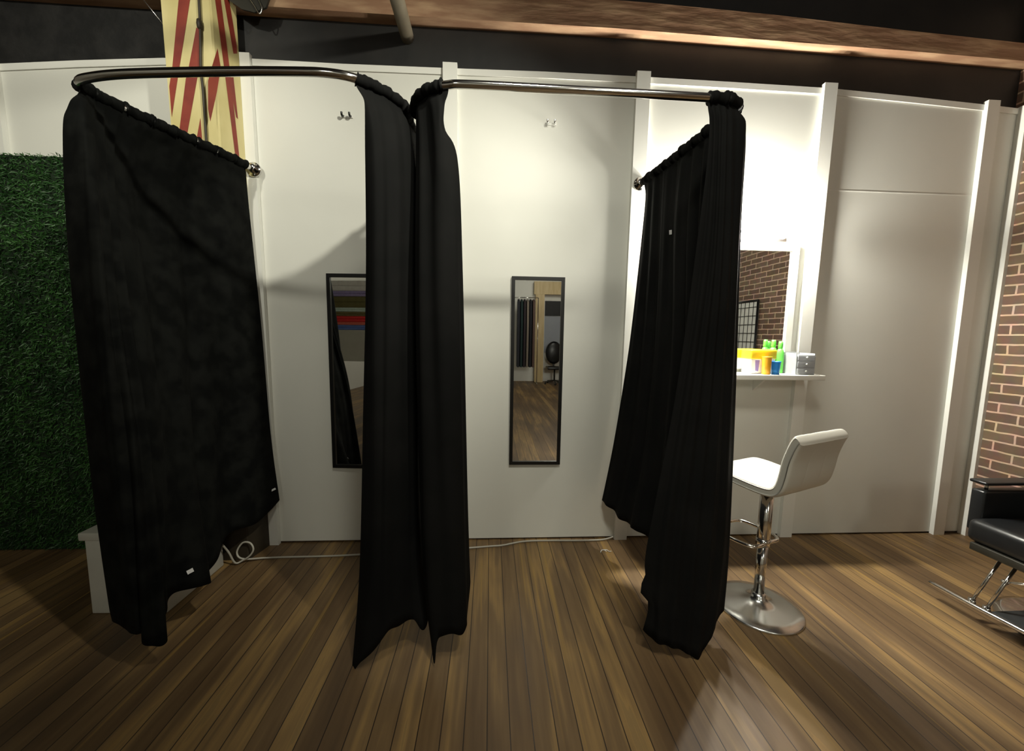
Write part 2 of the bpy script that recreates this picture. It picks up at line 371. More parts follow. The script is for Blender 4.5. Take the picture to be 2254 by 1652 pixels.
# ------------------------------------------------------------------ curtains
def along(pts, y_from, y_to, x_hint):
    pass
def rail_arclen(pts):
    s = [0]
    for a, b in zip(pts, pts[1:]): s.append(s[-1]+(b-a).length)
    return s
def rail_at(pts, S, s):
    for i in range(len(S)-1):
        if s <= S[i+1] or i == len(S)-2:
            t = (s-S[i])/(S[i+1]-S[i]); return pts[i].lerp(pts[i+1], max(0, min(1, t)))
def vv(q): return q*q*.75+q*.25
def curtain(label, railpts, stations, mat, folds, amp, seed, tags=(), nu=260, nv=90, scal=.02, side=1, hemjit=.008, pocket=(.06, .10), gap=(.010, .022)):
    rnd = random.Random(seed)
    S = rail_arclen(railpts); K = len(stations)
    cols = []
    for s, ctrl, _am in stations:
        top = rail_at(railpts, S, s if s >= 0 else S[-1]+s)
        line = [top]+[at(x, y, Y=Y) for x, y, Y in ctrl]
        zt, zb = line[0].z, line[-1].z
        col = []
        fine = catmull(line, 10) if len(line) > 2 else line
        zs = [p.z for p in fine]
        for j in range(nv+1):
            z = zt+(zb-zt)*vv(j/nv)
            for i in range(len(fine)-1):
                if (zs[i] >= z >= zs[i+1]) or i == len(fine)-2:
                    d = zs[i]-zs[i+1]; t = (zs[i]-z)/d if abs(d) > 1e-9 else 0
                    q = fine[i].lerp(fine[i+1], max(0, min(1, t))); q.z = z; col.append(q); break
        cols.append(col)
    ph = [rnd.uniform(0, 6.28) for _ in range(6)]
    SS = [(q[0] if q[0] >= 0 else S[-1]+q[0]) for q in stations]
    def cr1(p0, p1, p2, p3, t): return ((p1*2)+(p2-p0)*t+(p0*2-p1*5+p2*4-p3)*t*t+(p1*3-p0-p2*3+p3)*t**3)*.5
    grid = []
    for i in range(nu+1):
        u = i/nu*(K-1); a = min(int(u), K-2); t = u-a
        a0, a3 = max(a-1, 0), min(a+2, K-1)
        base = rail_at(railpts, S, SS[a]+(SS[a+1]-SS[a])*t)
        U = i/nu; am = stations[a][2]*(1-t)+stations[a+1][2]*t
        f = math.sin(6.283*folds*(U+.025*math.sin(6.283*2.3*U+ph[0]))+ph[1])
        f2 = math.sin(6.283*folds*2.37*U+ph[2]); f3 = math.sin(6.283*folds*.43*U+ph[3])
        col = []
        for j in range(nv+1):
            v = vv(j/nv)
            p = cr1(cols[a0][j], cols[a][j], cols[a+1][j], cols[a3][j], t)
            w0 = max(0, 1-v/.035); w0 = w0*w0*(3-2*w0)
            p.x += (base.x-p.x)*w0; p.y += (base.y-p.y)*w0
            tan = cols[min(a+2, K-1)][j]*t+cols[a+1][j]*(1-t)-cols[a][j]*t-cols[max(a-1, 0)][j]*(1-t); tan.z = 0
            if tan.length < 1e-5: tan = Vector((1, 0, 0))
            nrm = Vector((-tan.y, tan.x, 0)).normalized()*side
            k = amp*(.5+.5*min(1, v*2.2))*(1-.85*w0)
            edge = min(1, min(U, 1-U)*18)*am
            p = p+nrm*edge*k*(f+.18*f2*(1-.4*v)+.5*f3*v+.25*math.sin(5*v+U*9+ph[4])*v)
            if v > .97: p.z += hemjit*(v-.97)/.03*math.sin(31*U+ph[5])
            col.append(p)
        grid.append(col)
    vs = [p for c in grid for p in c]
    fs = [[i*(nv+1)+j, (i+1)*(nv+1)+j, (i+1)*(nv+1)+j+1, i*(nv+1)+j+1] for i in range(nu) for j in range(nv)]
    t = thing('curtain', label, 'curtain', tuple(stations and vs[0]))
    o0 = vs[0].copy()
    ob = mesh_obj('drape', [v-o0 for v in vs], fs, mat, t, smooth=True)
    md = ob.modifiers.new('thickness', 'SOLIDIFY'); md.thickness = .003; md.offset = 0
    lo_s, hi_s = min(SS), max(SS); pk = MB(); q = lo_s+.004
    while q < hi_s-.03:
        e = min(hi_s-.004, q+rnd.uniform(*pocket)); m_ = max(6, int((e-q)/.006)); p1, p2 = rnd.uniform(0, 6), rnd.uniform(0, 6)
        ends = [(q+(e-q)*k/m_) for k in range(m_+1)]
        rr = [RR+.0035+.0035*(1+math.sin(x*130+p1))*.6+.0025*(1+math.sin(x*310+p2))*.5+(.006 if k in (0, m_) else 0) for k, x in enumerate(ends)]
        pk.tube([rail_at(railpts, S, x)-o0+Vector((0, 0, -.001+.002*math.sin(x*90))) for x in ends], rr, 14)
        q = e+rnd.uniform(*gap)
    pk.build('rod_pocket', mat, t)
    bv = BVHTree.FromPolygons([v-o0 for v in vs], fs)
    for n_, (px, py, w_, h_, rot) in enumerate(tags):
        d = ray(px, py).normalized(); hit = bv.ray_cast(CAM-o0, d)
        if hit[0] is None: print('TAG MISS', px, py); continue
        nrm = hit[1]; nrm = nrm if nrm.dot(d) < 0 else -nrm
        c = hit[0]+nrm*.006-d*.004; e1 = Vector((0, 0, 1)).cross(-d).normalized(); e2 = (-d).cross(e1)*1
        q = math.radians(rot); a1 = e1*math.cos(q)+e2*math.sin(q); a2 = -e1*math.sin(q)+e2*math.cos(q)
        pl = [c-a1*w_-a2*h_, c+a1*w_-a2*h_, c+a1*w_+a2*h_, c-a1*w_+a2*h_]; pl += [p+d*.0015 for p in pl]
        g = mesh_obj('care_label', pl, [[0, 1, 2, 3], [7, 6, 5, 4], [0, 4, 5, 1], [1, 5, 6, 2], [2, 6, 7, 3], [3, 7, 4, 0]], LABELM, t)
        g['label'] = 'small white care label sewn to the curtain'
    return t
LABELM = new_mat('label_white', (.7, .7, .7), .6)
# arc lengths at chosen rod points
SA = rail_arclen(railA); SB = rail_arclen(railB)
def s_near(pts, S, x, y): return min((((p.x-x)**2+(p.y-y)**2), s) for p, s in zip(pts, S))[1]
sA = lambda x, y: s_near(railA, SA, x, y)
sB = lambda x, y: s_near(railB, SB, x, y)
curtain('wide crushed black curtain hanging in front of the striped post', railA, [
    (sA(-1.662, -.825), [(150, 235, -.86), (139, 290, -.88), (147, 500, -.90), (170, 760, -.91), (205, 1080, -.93), (240, 1330, -.97), (248, 1368, -.98)], 0.20),
    (sA(-1.668, -.80), [(178, 270, -.90), (190, 600, -.95), (225, 950, -.98), (275, 1385, -1.02)], 0.40),
    (sA(-1.664, -.775), [(205, 330, -.88), (228, 650, -.95), (262, 1000, -.99), (306, 1392, -1.03)], 0.50),
    (sA(-1.66, -.75), [(225, 360, -.82), (245, 650, -.90), (290, 1000, -.98), (316, 1410, -1.03)], 0.60),
    (sA(-1.65, -.71), [(240, 370, -.76), (268, 650, -.85), (318, 1000, -.94), (355, 1416, -1.02)], 0.70),
    (sA(-1.635, -.655), [(260, 380, -.70), (290, 650, -.80), (335, 1000, -.90), (367, 1372, -.96)], 0.80),
    (sA(-1.61, -.57), [(285, 400, -.62), (315, 650, -.70), (355, 1000, -.82), (372, 1308, -.88)], 1.00),
    (sA(-1.58, -.47), [(335, 420, -.50), (360, 650, -.58), (400, 1000, -.70), (448, 1292, -.80)], 1.00),
    (sA(-1.54, -.35), [(400, 440, -.37), (420, 700, -.42), (440, 1000, -.55), (462, 1262, -.68)], 1.00),
    (sA(-1.505, -.24), [(458, 464, -.275), (479, 704, -.285), (495, 992, -.33), (502, 1180, -.40)], 0.35),
    (sA(-1.484, -.17), [(519, 478, -.165), (535, 706, -.165), (555, 978, -.20), (562, 1150, -.25)], 0.35),
    (sA(-1.476, -.11), [(547, 450, -.06), (575, 720, -.05), (595, 950, -.045), (615, 1100, -.045)], 0.30),
], velvet, 8, .016, 3, tags=((600, 1077, .013, .006, 20), (418, 1256, .012, .009, 15)))
curtain('black curtain at the inner side of the left booth, left of the middle pair', railA, [
    (sA(-.535, -.955), [(801, 215, -.96), (804, 330, -.96), (806, 600, -.96), (800, 900, -.97), (792, 1250, -.99), (775, 1474, -1.02)], .2),
    (sA(-.505, -.935), [(825, 330, -.97), (828, 700, -.99), (825, 1200, -1.03), (798, 1455, -1.05)], .5),
    (sA(-.475, -.91), [(848, 330, -.96), (850, 700, -1.0), (845, 1200, -1.04), (842, 1405, -1.05)], .6),
    (sA(-.45, -.885), [(868, 330, -.93), (870, 700, -.97), (868, 1200, -1.0), (872, 1371, -1.02)], .6),
    (sA(-.43, -.858), [(886, 330, -.90), (890, 700, -.93), (900, 1200, -.96), (910, 1366, -.99)], .6),
    (sA(-.402, -.82), [(906, 330, -.85), (914, 700, -.87), (920, 1200, -.92), (946, 1367, -.96)], .5),
    (sA(-.384, -.70), [(922, 400, -.68), (928, 700, -.70), (930, 1150, -.74)], .1),
    (sA(-.382, -.55), [(955, 330, -.52), (956, 700, -.54), (956, 1150, -.56)], .1),
], cloth, 2.6, .016, 11, pocket=(.2, .3))
curtain('black curtain at the inner side of the right booth, right of the middle pair', railB, [
    (sB(-.327, -.73), [(930, 400, -.72), (930, 700, -.78), (935, 1180, -.85)], .4),
    (sB(-.322, -.79), [(915, 330, -.86), (912, 700, -.93), (925, 1200, -.98), (942, 1368, -1.01)], .6),
    (sB(-.308, -.835), [(925, 330, -.90), (925, 700, -.97), (938, 1200, -1.02), (959, 1453, -1.04)], .6),
    (sB(-.29, -.87), [(938, 330, -.92), (942, 700, -.99), (955, 1200, -1.04), (966, 1402, -1.05)], .6),
    (sB(-.26, -.90), [(955, 330, -.95), (965, 700, -1.01), (985, 1200, -1.04), (996, 1397, -1.05)], .5),
    (sB(-.23, -.92), [(968, 300, -.96), (990, 500, -.98), (1003, 800, -.99), (1020, 1385, -1.02)], .4),
    (sB(-.20, -.932), [(973, 245, -.95), (976, 285, -.95), (1002, 350, -.95), (1012, 600, -.96), (1024, 1100, -.96), (1029, 1360, -.98)], .3),
    (sB(-.18, -.939), [(977, 240, -.94), (979, 285, -.94), (1007, 355, -.93), (1018, 600, -.92), (1029, 1100, -.91), (1035, 1283, -.90)], .2),
], cloth, 2.6, .016, 23, pocket=(.2, .3))
curtain('black curtain at the outer end of the right booth, next to the white bar stool', railB, [
    (sB(.965, -.10), [(1420, 450, -.055), (1393, 700, -.05), (1375, 830, -.05), (1350, 980, -.05), (1325, 1102, -.05)], 0.60),
    (sB(.98, -.20), [(1440, 450, -.18), (1425, 700, -.18), (1400, 950, -.2), (1362, 1138, -.24)], 1.00),
    (sB(.992, -.33), [(1465, 480, -.33), (1455, 750, -.33), (1430, 1000, -.36), (1402, 1165, -.42)], 1.00),
    (sB(1.008, -.48), [(1490, 500, -.48), (1485, 750, -.5), (1465, 1000, -.55), (1448, 1215, -.58)], 1.00),
    (sB(1.02, -.62), [(1525, 500, -.62), (1520, 800, -.65), (1500, 1050, -.70), (1490, 1270, -.75)], 1.00),
    (sB(1.035, -.75), [(1565, 500, -.74), (1560, 800, -.77), (1545, 1050, -.82), (1535, 1330, -.88)], 1.00),
    (sB(1.045, -.85), [(1632, 300, -.86), (1622, 500, -.86), (1610, 850, -.88), (1597, 1200, -.90), (1588, 1330, -.93)], 0.70),
    (sB(1.03, -.91), [(1640, 262, -.93), (1634, 380, -.94), (1624, 560, -.95), (1611, 850, -.96), (1595, 1200, -.98), (1571, 1390, -1.01)], 0.30),
    (sB(1.00, -.93), [(1615, 300, -.96), (1608, 560, -.98), (1590, 850, -.99), (1570, 1200, -1.02), (1541, 1441, -1.04)], 0.30),
    (sB(.95, -.945), [(1595, 300, -.97), (1585, 560, -.99), (1560, 850, -1.0), (1525, 1200, -1.03), (1508, 1438, -1.05)], 0.35),
    (sB(.91, -.945), [(1575, 300, -.96), (1560, 560, -.98), (1520, 850, -1.0), (1470, 1200, -1.02), (1455, 1414, -1.04)], 0.35),
    (sB(.88, -.946), [(1561, 300, -.95), (1545, 450, -.96), (1490, 850, -.98), (1424, 1200, -1.0), (1421, 1262, -1.0), (1408, 1298, -1.0), (1428, 1328, -1.0), (1415, 1386, -1.01)], 0.30),
], cloth, 14, .015, 31, tags=((1478, 511, .007, .012, 5),))

# ------------------------------------------------------------------ mirrors
def framed_mirror(x0, x1, z0, z1, label, fwid=.022, dep=.022, fm=black_frame, top_dx=0, name='wall_mirror'):
    t = thing(name, label, 'mirror', ((x0+x1)/2, 0, z0))
    cx = (x0+x1)/2
    def bar(pp): 
        b = MB(); b.prism(pp, -dep, -.0006); return b
    X0, X1, H = x0-cx, x1-cx, z1-z0; d = fwid
    for pp in ([(X0, 0), (X1, 0), (X1-d, d), (X0+d, d)], [(X0, H), (X0+d, H-d), (X1-d, H-d), (X1, H)], [(X0, 0), (X0+d, d), (X0+d, H-d), (X0, H)], [(X1, 0), (X1, H), (X1-d, H-d), (X1-d, d)]):
        bar(pp).build('frame', fm, t)
    MB().box(X0+d*.8, X1-d*.8, -dep*.55, -.001, d*.8, H-d*.8).build('glass', mirror_m, t)
    return t
MTH = .076
m1 = framed_mirror(-1.047, -.665, .537, 1.812, 'narrow black framed mirror half hidden behind the middle curtains')
m1.rotation_euler = (0, 0, -MTH); m1.location = (-1.047+.191*math.cos(MTH), -.0012-.191*math.sin(MTH), .537)
framed_mirror(.136, .488, .552, 1.822, 'narrow black framed mirror in full view in the right booth')
framed_mirror(1.19, 2.075, 1.232, 2.075, 'white framed vanity mirror above the white shelf', .045, .03, white_trim, name='vanity_mirror')

# vanity light bar
vl = thing('vanity_light', 'bright bulb light bar glowing above the vanity mirror', 'lamp', (1.6, 0, 2.12))
MB().box(-.40, .38, -.03, -.0006, -.035, .035, .006).build('backplate', brushed, vl)
bulb_m = bpy.data.materials.new('glowing_bulb'); bulb_m.use_nodes = True
bb = bulb_m.node_tree.nodes['Principled BSDF']; bb.inputs['Base Color'].default_value = (1, .95, .85, 1)
bb.inputs['Emission Color'].default_value = (1, .965, .86, 1); bb.inputs['Emission Strength'].default_value = BULB
R90 = Matrix.Rotation(math.radians(90), 3, 'X')
for dx in (-.30, -.10, .10, .30):
    MB().lathe([(.018, 0), (.018, .03), (.014, .035)], (dx, -.03, 0), 16, R90).build('bulb_socket', white_trim, vl)
    MB().lathe([(.001, .03)]+[(.03*math.sin(math.radians(a)), .062-.03*math.cos(math.radians(a))) for a in range(20, 180, 16)]+[(.001, .092)], (dx, -.03, 0), 20, R90).build('bulb', bulb_m, vl)

# shelf
sh = thing('vanity_shelf', 'white wall shelf under the vanity mirror holding bright containers', 'shelf', (1.6, 0, 1.175))
MB().box(-.46, .575, -.22, -.0006, 0, .033, .004).build('shelf_board', white_trim, sh)
for dx in (-.35, .25):
    b = MB(); b.prism([(-.001, 0), (-.001, -.1), (-.12, 0)], dx-.008, dx+.008, 'x'); b.build('shelf_bracket', white_trim, sh)
SZ = 1.2085

# things on the shelf
yel = new_mat('yellow_plastic', (.86, .62, .02), .4); yel2 = new_mat('orange_yellow', (.88, .42, .02), .4)
grn = new_mat('green_plastic', (.13, .62, .08), .35); blu = new_mat('blue_plastic', (.02, .24, .72), .35); prp = new_mat('purple_print', (.25, .22, .6), .5)
def shelf_box():
    c = at(1668, 800, Y=-.088)
    t = thing('wipes_box', 'yellow lidded white box with blue print on the vanity shelf', 'box', (c.x, -.090, SZ), -.02)
    MB().box(-.082, .082, -.05, .05, 0, .12, .006).build('body', white_trim, t)
    MB().box(-.088, .088, -.055, .055, .095, .158, .008).build('lid', yel, t)
    o = MB(); o.prism([(-.05, .02), (-.03, .015), (-.025, .09), (-.055, .09)], -.0515, -.0503); o.prism([(-.01, .05), (.02, .03), (.05, .075), (.01, .09)], -.0515, -.0503); o.build('print', prp, t)
shelf_box()
def cup(name, px, Y, r, h, mat, label, cat, taper=.85, lid=None):
    c = at(px, 805, Y=Y); t = thing(name, label, cat, (c.x, Y, SZ))
    MB().lathe([(r*taper, 0), (r*(taper+1)/2, h*.5), (r, h*.97), (r, h), (r*.9, h), (r*.86*taper, .006)], (0, 0, 0), 28).build('body', mat, t)
    MB().lathe([(r*1.02, h*.93), (r*1.06, h*.96), (r*1.06, h), (r*1.0, h*1.01)], (0, 0, 0), 28, cap=False).build('rim', lid or mat, t)
    return t
cup('plastic_cup', 1687, -.178, .028, .115, yel2, 'orange yellow cup in front of the yellow lidded box', 'cup')
cup('plastic_tumbler', 1708, -.182, .026, .085, blu, 'small blue tumbler beside the orange yellow cup', 'cup')
def bottle(px, Y, h, label):
    c = at(px, 800, Y=Y); t = thing('spray_bottle', label, 'bottle', (c.x, Y, SZ), group='green bottles on the vanity shelf')
    MB().lathe([(.022, 0), (.024, .01), (.024, h*.62), (.019, h*.72), (.010, h*.78)], (0, 0, 0), 24).build('body', grn, t)
    MB().lathe([(.012, h*.77), (.014, h*.80), (.014, h*.93), (.011, h)], (0, 0, 0), 20).build('cap', grn, t)
bottle(1699, -.055, .225, 'green bottle rising behind the yellow lidded box, left of two')
bottle(1715, -.075, .215, 'green bottle behind the blue tumbler, right of two')
def organizer():
    c = at(1758, 805, Y=-.13)
    acr = noise_mat('clear_acrylic', (.70, .72, .75), (.78, .8, .82), 20, .1); acr.node_tree.nodes['Principled BSDF'].inputs['Transmission Weight'].default_value = .6
    t = thing('acrylic_organizer', 'clear acrylic organizer with drawers at the right end of the shelf', 'organizer', (c.x-.005, -.125, SZ), -.05)
    MB().box(-.062, .062, -.07, -.067, .0, .12).build('front_panel', acr, t)
    MB().box(-.062, -.058, -.066, .07, .0, .14).build('side_panel', acr, t); MB().box(.058, .062, -.066, .07, .0, .14).build('side_panel', acr, t)
    MB().box(-.057, .057, .067, .07, .0, .145).build('back_panel', acr, t)
    for z in (.006, .05, .094):
        d = MB().box(-.054, .054, -.075, .06, z, z+.036, .003).build('drawer', acr, t)
        MB().lathe([(.004, 0), (.006, .006), (.002, .009)], (0, -.075, z+.02), 12, R90).build('knob', white_trim, d)
organizer()

# hooks on the back wall
def hook(px, py, mat, label):
    c = at(px, py, Y=0); t = thing('wall_hook', label, 'hook', (c.x, 0, c.z))
    MB().box(-.034, .034, -.006, -.0006, -.008, .008, .002).build('base', mat[0], t)
    for dx in (-.024, .022):
        MB().tube(catmull([(dx, -.004, .002), (dx, -.022, -.006), (dx, -.032, -.002), (dx, -.034, .010)], 5), .0065, 10).build('prong', mat[1], t)
hook(765, 257, (white_trim, black_frame), 'small double hook with black tips on the left booth wall')
hook(1212, 273, (white_trim, brushed), 'small double hook with metal tips on the right booth wall')

# ------------------------------------------------------------------ white box, cable
def bench():
    t = thing('storage_cube', 'white lidded cube half hidden behind the wide left curtain', 'box', (-1.82, -.455, 0), -.02)
    MB().box(-.185, .185, -.205, .205, .002, .395, .004).build('body', white_board, t)
    MB().box(-.20, .198, -.22, .215, .397, .437, .005).build('lid', white_board, t)
bench()
cab = catmull([(-1.60, -.30, .16), (-1.58, -.28, .10), (-1.56, -.26, .02), (-1.53, -.24, .02), (-1.485, -.235, .05), (-1.465, -.23, .09), (-1.49, -.22, .125), (-1.535, -.22, .125), (-1.565, -.23, .07), (-1.53, -.235, .03), (-1.42, -.20, .012), (-1.32, -.19, .009),
     (-1.0, -.185, .009), (-.7, -.165, .009), (-.4, -.15, .009), (-.15, -.12, .009), (.02, -.10, .009), (.1, -.09, .009), (.25, -.045, .009), (.45, -.04, .009), (.62, -.045, .009), (.80, -.040, .009), (.88, -.040, .03)], 8)
t = thing('power_cable', 'white cable lying along the foot of the wall, looped beside the white cube', 'cable', (0, 0, 0))
MB().tube(cab, .0055, 8).build('cord', plastic_white, t)

# scraps of plastic on the floor
t = thing('plastic_scrap', 'tiny torn clear plastic scrap on the floor in the right booth', 'litter', tuple(at(1330, 1214, Z=0)), .4)
b = MB(); b.tube(catmull([(-.03, 0, .004), (-.015, .012, .008), (0, .004, .012), (.01, -.012, .006)], 5), .003, 6); b.tube(catmull([(.005, .015, .004), (.02, 0, .010), (.028, -.015, .005), (.045, -.018, .004)], 5), .0028, 6)
b.build('scrap', LABELM, t)

# ------------------------------------------------------------------ bar stool
def bar_stool():
    t = thing('bar_stool', 'white leatherette bar stool with chrome column at the vanity shelf', 'stool', (1.455, -.725, 0))
    MB().lathe([(.208, .0), (.210, .006), (.205, .012), (.16, .022), (.09, .036), (.05, .05), (.036, .068), (.033, .085)], (0, 0, 0), 64).build('base', brushed, t)
    MB().lathe([(.025, .08), (.025, .36)], (0, 0, 0), 28).build('column_sleeve', chrome, t)
    MB().lathe([(.027, .355), (.031, .36), (.031, .655)], (0, 0, 0), 28).build('column', chrome, t)
    th = math.radians(STOOL_DEG); Fv = Vector((-math.cos(th), math.sin(th), 0)); Wv = Vector((math.sin(th), math.cos(th), 0))
    # seat shell : one profile swept across the width
    prof = [(.205, .700), (.19, .712), (.12, .714), (0, .704), (-.09, .702), (-.135, .712), (-.160, .742), (-.174, .80), (-.184, .87), (-.200, .93), (-.216, .972), (-.226, .984)]
    prof = [Vector((a, 0, z)) for a, z in prof]; c = catmull(prof, 5); n = len(c); th_ = .052
    rings = []
    W2 = .200; secs = [(-W2, .55), (-W2+.006, .85), (-W2+.02, 1), (-.066, 1.0), (-.0645, .94), (-.063, 1.0), (0, 1.02), (.063, 1), (.0645, .94), (.066, 1), (W2-.02, 1), (W2-.006, .85), (W2, .55)]
    vs = []; fs = []
    for wv, sc in secs:
        loop = []
        for side in (1, -1):
            rng = range(n) if side == 1 else range(n-1, -1, -1)
            for i in rng:
                tn = (c[min(i+1, n-1)]-c[max(i-1, 0)]).normalized(); nm = Vector((-tn.z, 0, tn.x))
                if nm.z < 0 and i < n//3: nm = -nm
                nm = Vector((tn.z, 0, -tn.x))
                e = min(1, .45+min(i, n-1-i)*.28)
                q = c[i]+nm*side*-1*th_/2*sc*e
                loop.append(q)
        k0 = len(vs)
        for q in loop: vs.append(Fv*q.x+Wv*wv+Vector((0, 0, q.z-.027+STOOL_DZ)))
        rings.append((k0, len(loop)))
    for (a, m_), (b_, _) in zip(rings, rings[1:]):
        for i in range(m_): fs.append([a+i, a+(i+1) % m_, b_+(i+1) % m_, b_+i])
    for k0, m_ in (rings[0], rings[-1]):
        for i in range(n-1): fs.append([k0+i, k0+i+1, k0+m_-2-i, k0+m_-1-i])
    ob = mesh_obj('seat', vs, fs, white_leather, t, smooth=True)
    md = ob.modifiers.new('sub', 'SUBSURF'); md.levels = 1; md.render_levels = 2
    MB().box(-.06, .06, -.06, .06, .66, .675, .003).build('seat_plate', dark_metal, t)
    # footrest loop
    lp = []
    for (a, b2) in ((-.02, -.02), (-.02, -.09), (.04, -.125), (.17, -.125), (.215, -.08), (.215, .08), (.17, .125), (.04, .125), (-.02, .09), (-.02, .02)):
        lp.append(Fv*(a)+Wv*b2+Vector((0, 0, .372)))
    MB().tube(catmull(lp, 5), .009, 10).build('footrest', chrome, t)
    MB().lathe([(.034, .355), (.034, .39)], (0, 0, 0), 24).build('footrest_collar', chrome, t)
    MB().tube([Vector((0, 0, .63)), Wv*.12+Vector((0, 0, .625)), Wv*.17+Vector((0, 0, .61))], .005, 8).build('lift_lever', chrome, t)
STOOL_DEG, STOOL_DZ = 68, .04
bar_stool()

# ------------------------------------------------------------------ salon chair
def salon_chair():
    t = thing('salon_chair', 'black leather salon chair with chrome footrest cut off by the right edge', 'chair', (2.88, -.98, 0))
    def B(*a, **k): return MB().box(*a, **k)
    B(-.30, .24, -.245, .245, .375, .50, .035, seg=4).build('seat', black_leather, t)
    B(-.30, .26, -.215, .215, .335, .375, .004).build('seat_base', dark_metal, t)
    for sgn in (1, -1):
        a = B(-.20, .28, *(sorted((sgn*.25, sgn*.315))), .40, .635, .012, seg=3).build('armrest_panel', black_leather, t)
        B(-.205, .30, *(sorted((sgn*.245, sgn*.325))), .668, .686, .008, seg=3).build('armrest_pad', black_leather, a)
        for x in (-.15, .2): MB().lathe([(.008, .63), (.008, .672)], (x, sgn*.285, 0), 12).build('spacer', chrome, a)
    B(.22, .32, -.235, .235, .48, 1.0, .03, seg=4, rot=Matrix.Rotation(math.radians(7), 3, 'Y')).build('backrest', black_leather, t)
    MB().lathe([(.30, 0.0), (.30, .012), (.27, .022), (.08, .035), (.05, .05), (.04, .06)], (.06, -.03, 0), 48).build('base', chrome, t)
    MB().lathe([(.038, .05), (.038, .22), (.028, .225), (.028, .34)], (.06, -.03, 0), 24).build('pump_column', chrome, t)
    f = MB().tube(catmull([(-.385, .30, .085), (-.375, .10, .085), (-.36, -.04, .085), (-.355, -.12, .085), (-.35, -.24, .085)], 5), .011, 12).build('footrest_bar', chrome, t)
    B(-.35, -.10, -.24, .06, .078, .092, .004).build('footrest_plate', new_mat('ribbed_black_rubber', (.012, .014, .015), .6), t)
    for y0, y1 in ((.13, .135), (.07, .075)):
        MB().tube([(-.35, y1, .095), (-.215, y0, .345)], .0075, 10).build('footrest_strut', chrome, t)
        MB().lathe([(.014, 0), (.016, .01), (.014, .03)], (-.352, y1, .075), 14).build('joint', chrome, t)
    MB().tube([(.06, -.03, .20), (-.02, .16, .16), (-.05, .22, .13)], .006, 8).build('pump_lever', chrome, t)
    MB().lathe([(.012, -.01), (.016, 0), (.012, .012)], (-.05, .22, .13), 12).build('lever_knob', chrome, t)
salon_chair()

# ------------------------------------------------------------------ what the mirrors show : the far end of the room
def vat(px, py, Y):
    p = at(px, py, Y=Y); return Vector((p.x, -p.y, p.z))
pale_wood = noise_mat('pale_pine', (.56, .42, .20), (.66, .52, .28), 4, .5, stretch=(6, 6, .6))
xa = vat(1178, 700, 9.2).x; xb = vat(1197, 700, 9.2).x; zt = vat(1190, 648, 9.2).z
fr = thing('pine_frame', 'pale pine post and lintel standing across the room, seen in the mirror', 'frame', (xa, -9.2, 0))
MB().box(0, xb-xa, -.06, .06, 0, zt).build('post', pale_wood, fr)
MB().box(-.05, 1.6, -.07, .07, zt, zt+.38).build('lintel', pale_wood, fr)
MB().box(1.35, 1.60, -.06, .06, 0, zt).build('post', pale_wood, fr)
z0 = vat(1215, 695, 9.33).z; z1 = vat(1215, 662, 9.33).z
tag(MB().box(xb+.05, xb+1.0, -9.395, -9.37, z0, z1).build('black_board', new_mat('matte_black', (.008, .008, .009), .6)), 'black board on the far wall beside the pine post', 'board')
gm = new_mat('grey_blue_paint', (.34, .37, .42), .6)
tag(MB().box(xb+.05, xb+1.0, -9.395, -9.38, .9, z0-.01).build('grey_board', gm), 'blue grey board on the far wall under the black board', 'board')
def garment_rack():
    x0 = vat(1150, 700, 8.6).x; x1 = vat(1180, 700, 8.6).x; zr = vat(1165, 655, 8.6).z
    t = thing('garment_rack', 'chrome clothes rack across the room, seen in the mirror', 'rack', (x0, -8.6, 0))
    MB().tube([(-.25, 0, zr), (x1-x0+.05, 0, zr)], .012, 10).build('rail', chrome, t)
    for x in (-.25, x1-x0+.05):
        MB().tube([(x, 0, .03), (x, 0, zr)], .012, 10).build('upright', chrome, t)
        MB().tube([(x, -.25, .03), (x, .25, .03)], .014, 10).build('foot', chrome, t)
    cols = [(.02, .022, .03), (.012, .03, .03), (.03, .02, .025), (.20, .17, .14), (.015, .015, .02), (.10, .06, .05)]
    for i in range(6):
        x = x0-.12+i*.085; m = new_mat('garment_fabric', cols[i], .9)
        b = MB(); h = zr-.03
        out = [(-.04, h-.02), (-.21, h-.10), (-.26, h-.75), (-.22, h-1.95), (.22, h-1.95), (.26, h-.75), (.21, h-.10), (.04, h-.02)]
        b.prism(out, x-.028, x+.028, 'x')
        for v in b.bm.verts: v.co.y += -8.6
        g = tag(b.build('hanging_garment', m), ['navy garment at the left end of the clothes rack', 'dark teal garment on the clothes rack', 'dark plum garment on the clothes rack', 'beige garment on the clothes rack', 'black garment beside the beige one on the rack', 'brown garment at the right end of the clothes rack'][i], 'garment', 'garments on the clothes rack')
        MB().tube(catmull([(x, -8.6, h-.03), (x, -8.6, h+.02), (x, -8.585, h+.048), (x, -8.6, h+.06), (x, -8.618, h+.045)], 4), .003, 6).build('hanger', chrome, g)
garment_rack()
